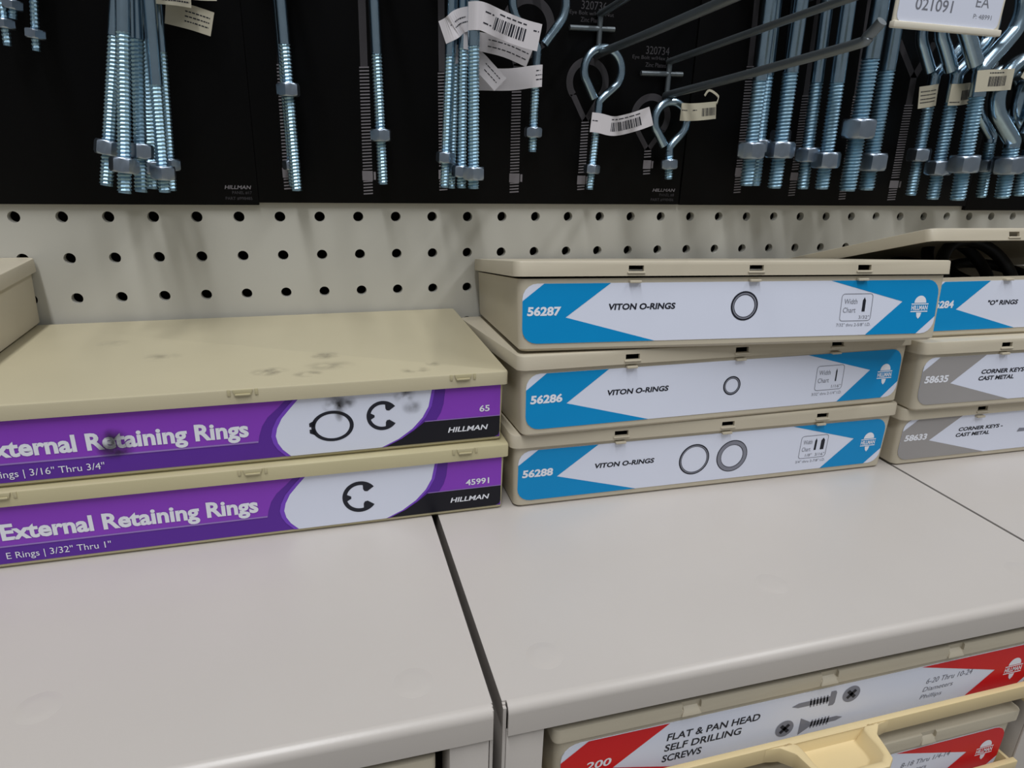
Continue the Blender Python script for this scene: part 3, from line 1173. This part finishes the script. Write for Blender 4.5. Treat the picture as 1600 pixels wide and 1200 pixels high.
# right hand eye bolts
bolt('e3a', (14.53, -.7, .75), (14.42, -.7, 4.44), 3.55, 2.75, 1.24, .34, 'leftmost tagged eye bolt of the right hand group', eyeR=.85, nutroll=4)
bolt('e3b', (14.97, -1.15, .67), (14.78, -1.15, 4.43), 3.65, 2.89, .96, .38, 'second tagged eye bolt of the right hand group, nut lowest', eyeR=.95, nutroll=2)
bolt('e3c', (15.31, -1.75, .70), (15.02, -1.75, 4.51), 3.75, 3.01, 1.08, .44, 'foremost big tagged eye bolt of the right hand group', eyeR=1.05, nutroll=10)
bolt('e3d', (17.29, -1.6, .77), (17.09, -1.6, 2.59), 1.72, 1.55, 1.01, .45, 'short stout eye bolt at the right edge', eyeR=.95, nutroll=22, flip=-1)
bolt('e3e', (17.35, -.8, .72), (17.10, -.8, 2.88), 1.9, 1.75, 1.03, .34, 'short eye bolt half hidden behind the stout one at the right edge', eyeR=.8, nutroll=15, flip=-1)
bolt('e3f', (18.6, -1.1, .80), (18.45, -1.1, 2.88), 1.7, 1.5, 1.0, .40, 'short eye bolt cut by the right edge of the picture', eyeR=.9, nutroll=5, flip=-1)
# small dim ones at the far left
bolt('l1', (-9.95, -.8, 4.15), (-9.80, -.8, 4.98), 1.6, .75, .27, .161, 'small eye bolt at the top left corner, upper nut', eyeR=.35, nutf=2.1)
bolt('l2', (-9.63, -.8, 3.56), (-9.44, -.8, 5.01), 1.9, 1.34, .33, .164, 'small eye bolt hanging lowest near the top left corner', eyeR=.35, nutf=2.1)
bolt('l3', (-10.15, -.8, 3.63), (-10.05, -.8, 4.84), 1.8, .86, .42, .163, 'small eye bolt cut by the left edge of the picture', eyeR=.35, nutf=2.1)


# ------------------------------------------------------------------ paper tags on the bolts
def strip(key, pts, hgt, m='tag_paper', bars=None, lines=None, name='tag', tilt=None):
    """paper band: centre line pts (world inches) with height hgt, belongs to the bolt"""
    t, mw, cz = BOLTS[key]
    inv = mw.inverted()

    def loc(v):
        return inv @ (Vector((v.x, v.y, v.z + OZ)) * IN) / IN
    P = catmull(pts, 5)
    n = len(P)
    nrm = []
    for i in range(n):
        d = P[min(i + 1, n - 1)] - P[max(i - 1, 0)]
        up = Vector((0, 0, 1)) if tilt is None else Vector(tilt).normalized()
        nv = d.cross(up).normalized()
        upv = nv.cross(d).normalized()
        nrm.append((nv, upv))
    mb = MB()
    th = .008
    loops = []
    for i in range(n):
        nv, up = nrm[i]
        c = P[i]
        loops.append([loc(c - up * hgt / 2 + nv * th), loc(c + up * hgt / 2 + nv * th), loc(c + up * hgt / 2 - nv * th), loc(c - up * hgt / 2 - nv * th)])
    mb.loft(loops)
    o = link(name, mb.mesh(name), m, t)

    def at(s, v, side):
        f = s * (n - 1)
        i = min(int(f), n - 2)
        g = f - i
        c = P[i].lerp(P[i + 1], g)
        nv, up = nrm[i]
        return loc(c + up * v * hgt + nv * side * (th + .004))
    mb = MB()
    rnd = random.Random(hash(key) % 97 if False else len(key) * 31 + ord(key[0]))
    if bars:
        s = bars[0]
        while s < bars[1]:
            w = rnd.choice((.006, .01, .016))
            for side in (1,):
                mb.add([at(s, -.28, side), at(s + w, -.28, side), at(s + w, .18, side), at(s, .18, side)], [(0, 1, 2, 3)])
            s += w + rnd.choice((.007, .012))
    if lines:
        for (s0, s1, v) in lines:
            k = s0
            while k < s1:
                w = rnd.uniform(.03, .07)
                mb.add([at(k, v - .025, 1), at(min(k + w, s1), v - .025, 1), at(min(k + w, s1), v + .025, 1), at(k, v + .025, 1)], [(0, 1, 2, 3)])
                k += w + .015
    if mb.v:
        link('barcode', mb.mesh('barcode', solid_normals=False), 'print_ink', o)
    return o


TL = [(.05, .9, .36), (.2, .8, -.38)]
strip('g1', [(-.36, -1.55, 4.77), (-.2, -1.70, 4.77), (0, -1.66, 4.76), (.45, -1.62, 4.62), (.95, -1.66, 4.48), (1.36, -1.72, 4.40)], .60, bars=(.52, .82), lines=[(.55, .82, .33), (.40, .50, .2), (.40, .50, -.2), (.9, .97, .2)], tilt=(.02, 0, 1))
strip('g4', [(-.92, -1.25, 4.42), (-.72, -1.36, 4.52), (-.55, -1.34, 4.66), (-.40, -1.36, 4.72), (-.28, -1.4, 4.74)], .52, lines=[(.2, .8, .1), (.3, .9, -.1)])
strip('g2', [(-.42, -1.33, 4.3), (.1, -1.2, 4.28), (.7, -1.2, 4.18), (1.25, -1.3, 3.98)], .42, lines=[(.4, .95, .2), (.4, .95, -.15)])
strip('g3', [(-.55, -1.02, 4.0), (-.1, -1.05, 3.95), (.25, -1.1, 3.66), (.56, -1.15, 3.36)], .42, lines=[(.55, .9, .2), (.6, .9, -.1)])
strip('H', [(.15, -.55, 3.50), (.9, -.7, 3.52), (1.45, -.87, 3.60), (1.72, -.87, 3.64), (1.76, -.72, 3.64)], .52, lines=[(.6, .85, .25), (.58, .85, .05), (.58, .85, -.15)])
strip('E1', [(3.25, -.68, 2.58), (3.5, -.70, 2.56), (3.95, -.66, 2.50), (4.5, -.66, 2.62), (5.02, -.70, 2.80)], .50, bars=(.45, .85), lines=[(.45, .85, .33), (.05, .2, .1)])
strip('E2', [(5.90, -.72, 2.94), (6.2, -.70, 2.94), (6.65, -.66, 2.98), (7.06, -.62, 3.03)], .46, m='tag_paper_cream', bars=(.62, .95), lines=[(.05, .25, .1), (.4, .5, .1)])
strip('E2', [(7.06, -.62, 3.20), (7.15, -.5, 3.40), (6.9, -.42, 3.55), (6.75, -.45, 3.4)], .06, m='tag_paper_cream', name='tag_string')
strip('d', [(-7.1, -1.3, 4.88), (-6.7, -1.25, 4.88), (-6.38, -1.2, 4.86)], .62, m='tag_paper_cream', lines=[(.2, .9, -.2), (.2, .9, -.35)])
strip('f', [(-7.0, -.72, 4.52), (-6.5, -.8, 4.42), (-6.05, -.85, 4.30)], .5, m='tag_paper_cream', lines=[(.4, .9, .2), (.4, .9, 0), (.4, .9, -.2)])
strip('c', [(-7.3, -1.05, 5.2), (-6.5, -1.0, 4.98), (-5.9, -1.0, 4.98)], .45, m='tag_paper_cream', lines=[(.4, .9, -.2)])
strip('e3a', [(13.72, -.98, 3.62), (14.1, -1.02, 3.68), (14.45, -.92, 3.74)], .62, m='tag_paper_cream', lines=[(.1, .8, .25), (.1, .8, .08), (.1, .8, -.1), (.1, .8, -.25)])
strip('e3b', [(14.45, -1.38, 3.72), (14.8, -1.42, 3.74), (15.2, -1.36, 3.80)], .60, m='tag_paper_cream', bars=(.55, .9), lines=[(.05, .5, -.35)])
strip('e3c', [(14.62, -2.02, 4.06), (15.0, -2.06, 4.10), (15.5, -2.0, 4.14), (16.1, -1.9, 4.20)], .58, m='tag_paper_cream', bars=(.35, .8), lines=[(.35, .75, .34)])
strip('e3d', [(16.5, -1.9, 4.5), (17.1, -1.95, 4.3), (17.7, -1.9, 4.4)], .5, m='tag_paper_cream')


# ------------------------------------------------------------------ peg hooks
def hook(x, zarm, label, length=6.4, rise=.75, dx=.3, bend=True, top=True, ztop=.85, r=.105, tagx=None, price=False, xt=None):
    t = thing('peg_hook', (x, PY, zarm), 0, label, 'peg hook', 'wire peg hooks on the display panels')
    zc = ztop * .62
    mb = MB().tube([(-.85, -.10, zc), (.42, -.10, zc + .03)], .07, 10)
    link('crossbar', mb.mesh('crossbar', smooth=True, angle=50), 'hook_steel', t)
    mb = MB().tube([(0, -.1, -.05), (0, -.1, ztop + .05)], .075, 10)
    link('stem', mb.mesh('stem', smooth=True, angle=50), 'hook_steel', t)
    pts = [(0, -.02, 0), (.02, -.6, .06), (dx * .4, -length * .45, rise * .42), (dx, -length, rise)]
    if bend:
        pts += [(dx + .04, -length - .35, rise + .12), (dx + .08, -length - .62, rise + .36)]
    mb = MB().tube(catmull(pts, 6), r, 10)
    link('product_arm', mb.mesh('product_arm', smooth=True, angle=50), 'hook_steel', t)
    if top:
        dt = dx if xt is None else xt
        mb = MB().tube(catmull([(0, -.02, ztop), (.03, -.6, ztop + .06), (dt * .5, -3.2, ztop + .36), (dt, -6.6, ztop + .72)], 6), .09, 10)
        link('tag_arm', mb.mesh('tag_arm', smooth=True, angle=50), 'hook_steel', t)
    return t


hook(5.66, 3.36, 'wire peg hook carrying the shortest eye bolt', dx=.62, rise=.68, ztop=.87)
hook(3.50, 4.28, 'wire peg hook carrying the upper long threaded eye bolt', dx=.35, rise=.55, ztop=.98)
for (k, x, zn, lb) in (('b', -7.55, 6.85, 'wire peg hook above the fanned cluster'), ('b1', -4.56, 6.9, 'wire peg hook above the bolt with the high nut'),
                       ('b2', -2.46, 7.2, 'wire peg hook above the bolt without a tag'), ('g1', -.40, 7.2, 'wire peg hook above the tagged bundle'),
                       ('H', 1.62, 5.9, 'wire peg hook above the big open eye'), ('r1', 8.10, 8.2, 'wire peg hook above the first heavy bolts'),
                       ('r3', 9.95, 8.2, 'wire peg hook above the close pair of bolts'), ('r4', 11.8, 8.5, 'wire peg hook above the thickest bolts'),
                       ('e3', 14.6, 6.4, 'wire peg hook above the right hand eye bolts'), ('e4', 17.2, 4.3, 'wire peg hook at the right edge'), ('l', -9.7, 6.1, 'wire peg hook above the small bolts at the left')):
    hook(x, zn, lb, length=3.4, rise=.2, dx=.1, top=False, ztop=.5)

# price tag holder hanging on its own arm
t = thing('price_tag_holder', (9.07, -6.0, 4.58), 0, 'white price tag reading 021091 hanging at the top right', 'price tag')
mb = MB()
mb.loft([rrect(-1.42, 1.42, -.02, .05, .03, 0.0), rrect(-1.42, 1.42, -.02, .05, .03, 1.5)])
link('holder', mb.mesh('holder', bevel=.01), 'holder_plastic', t)
mb = MB().box(-1.44, 1.44, -.09, .06, -.06, .07)
link('holder_lip', mb.mesh('holder_lip', bevel=.025), 'holder_plastic', t)
a = rrect(-1.36, 1.34, .07, 1.4, .12, 0)
mb = MB().loft([[(q[0], -.022, q[1]) for q in a], [(q[0], -.034, q[1]) for q in a]])
card = link('card', mb.mesh('card'), 'label_white', t)
p = Print(6)
p.text('021091', -.95, .02, .30, .53, .01)
p.text('EA', .62, .98, .46, .66)
p.text('P: 48991', .62, 1.12, .24, .33)
p.done('lettering', 'print_line', card)
p = Print(6)
p.text('EYE BOLTS', -.9, .3, .62, .70)
p.done('lettering', 'print_ink', card)
mb = MB().tube(catmull([(0.3, 5.75, 1.35), (.25, 4.5, 1.42), (.1, 2.0, 1.58), (0, .05, 1.62)], 6), .09, 10)
mb.box(-.2, .2, -.02, .12, 1.45, 1.72)
link('tag_arm', mb.mesh('tag_arm', smooth=True, angle=50), 'hook_steel', t)
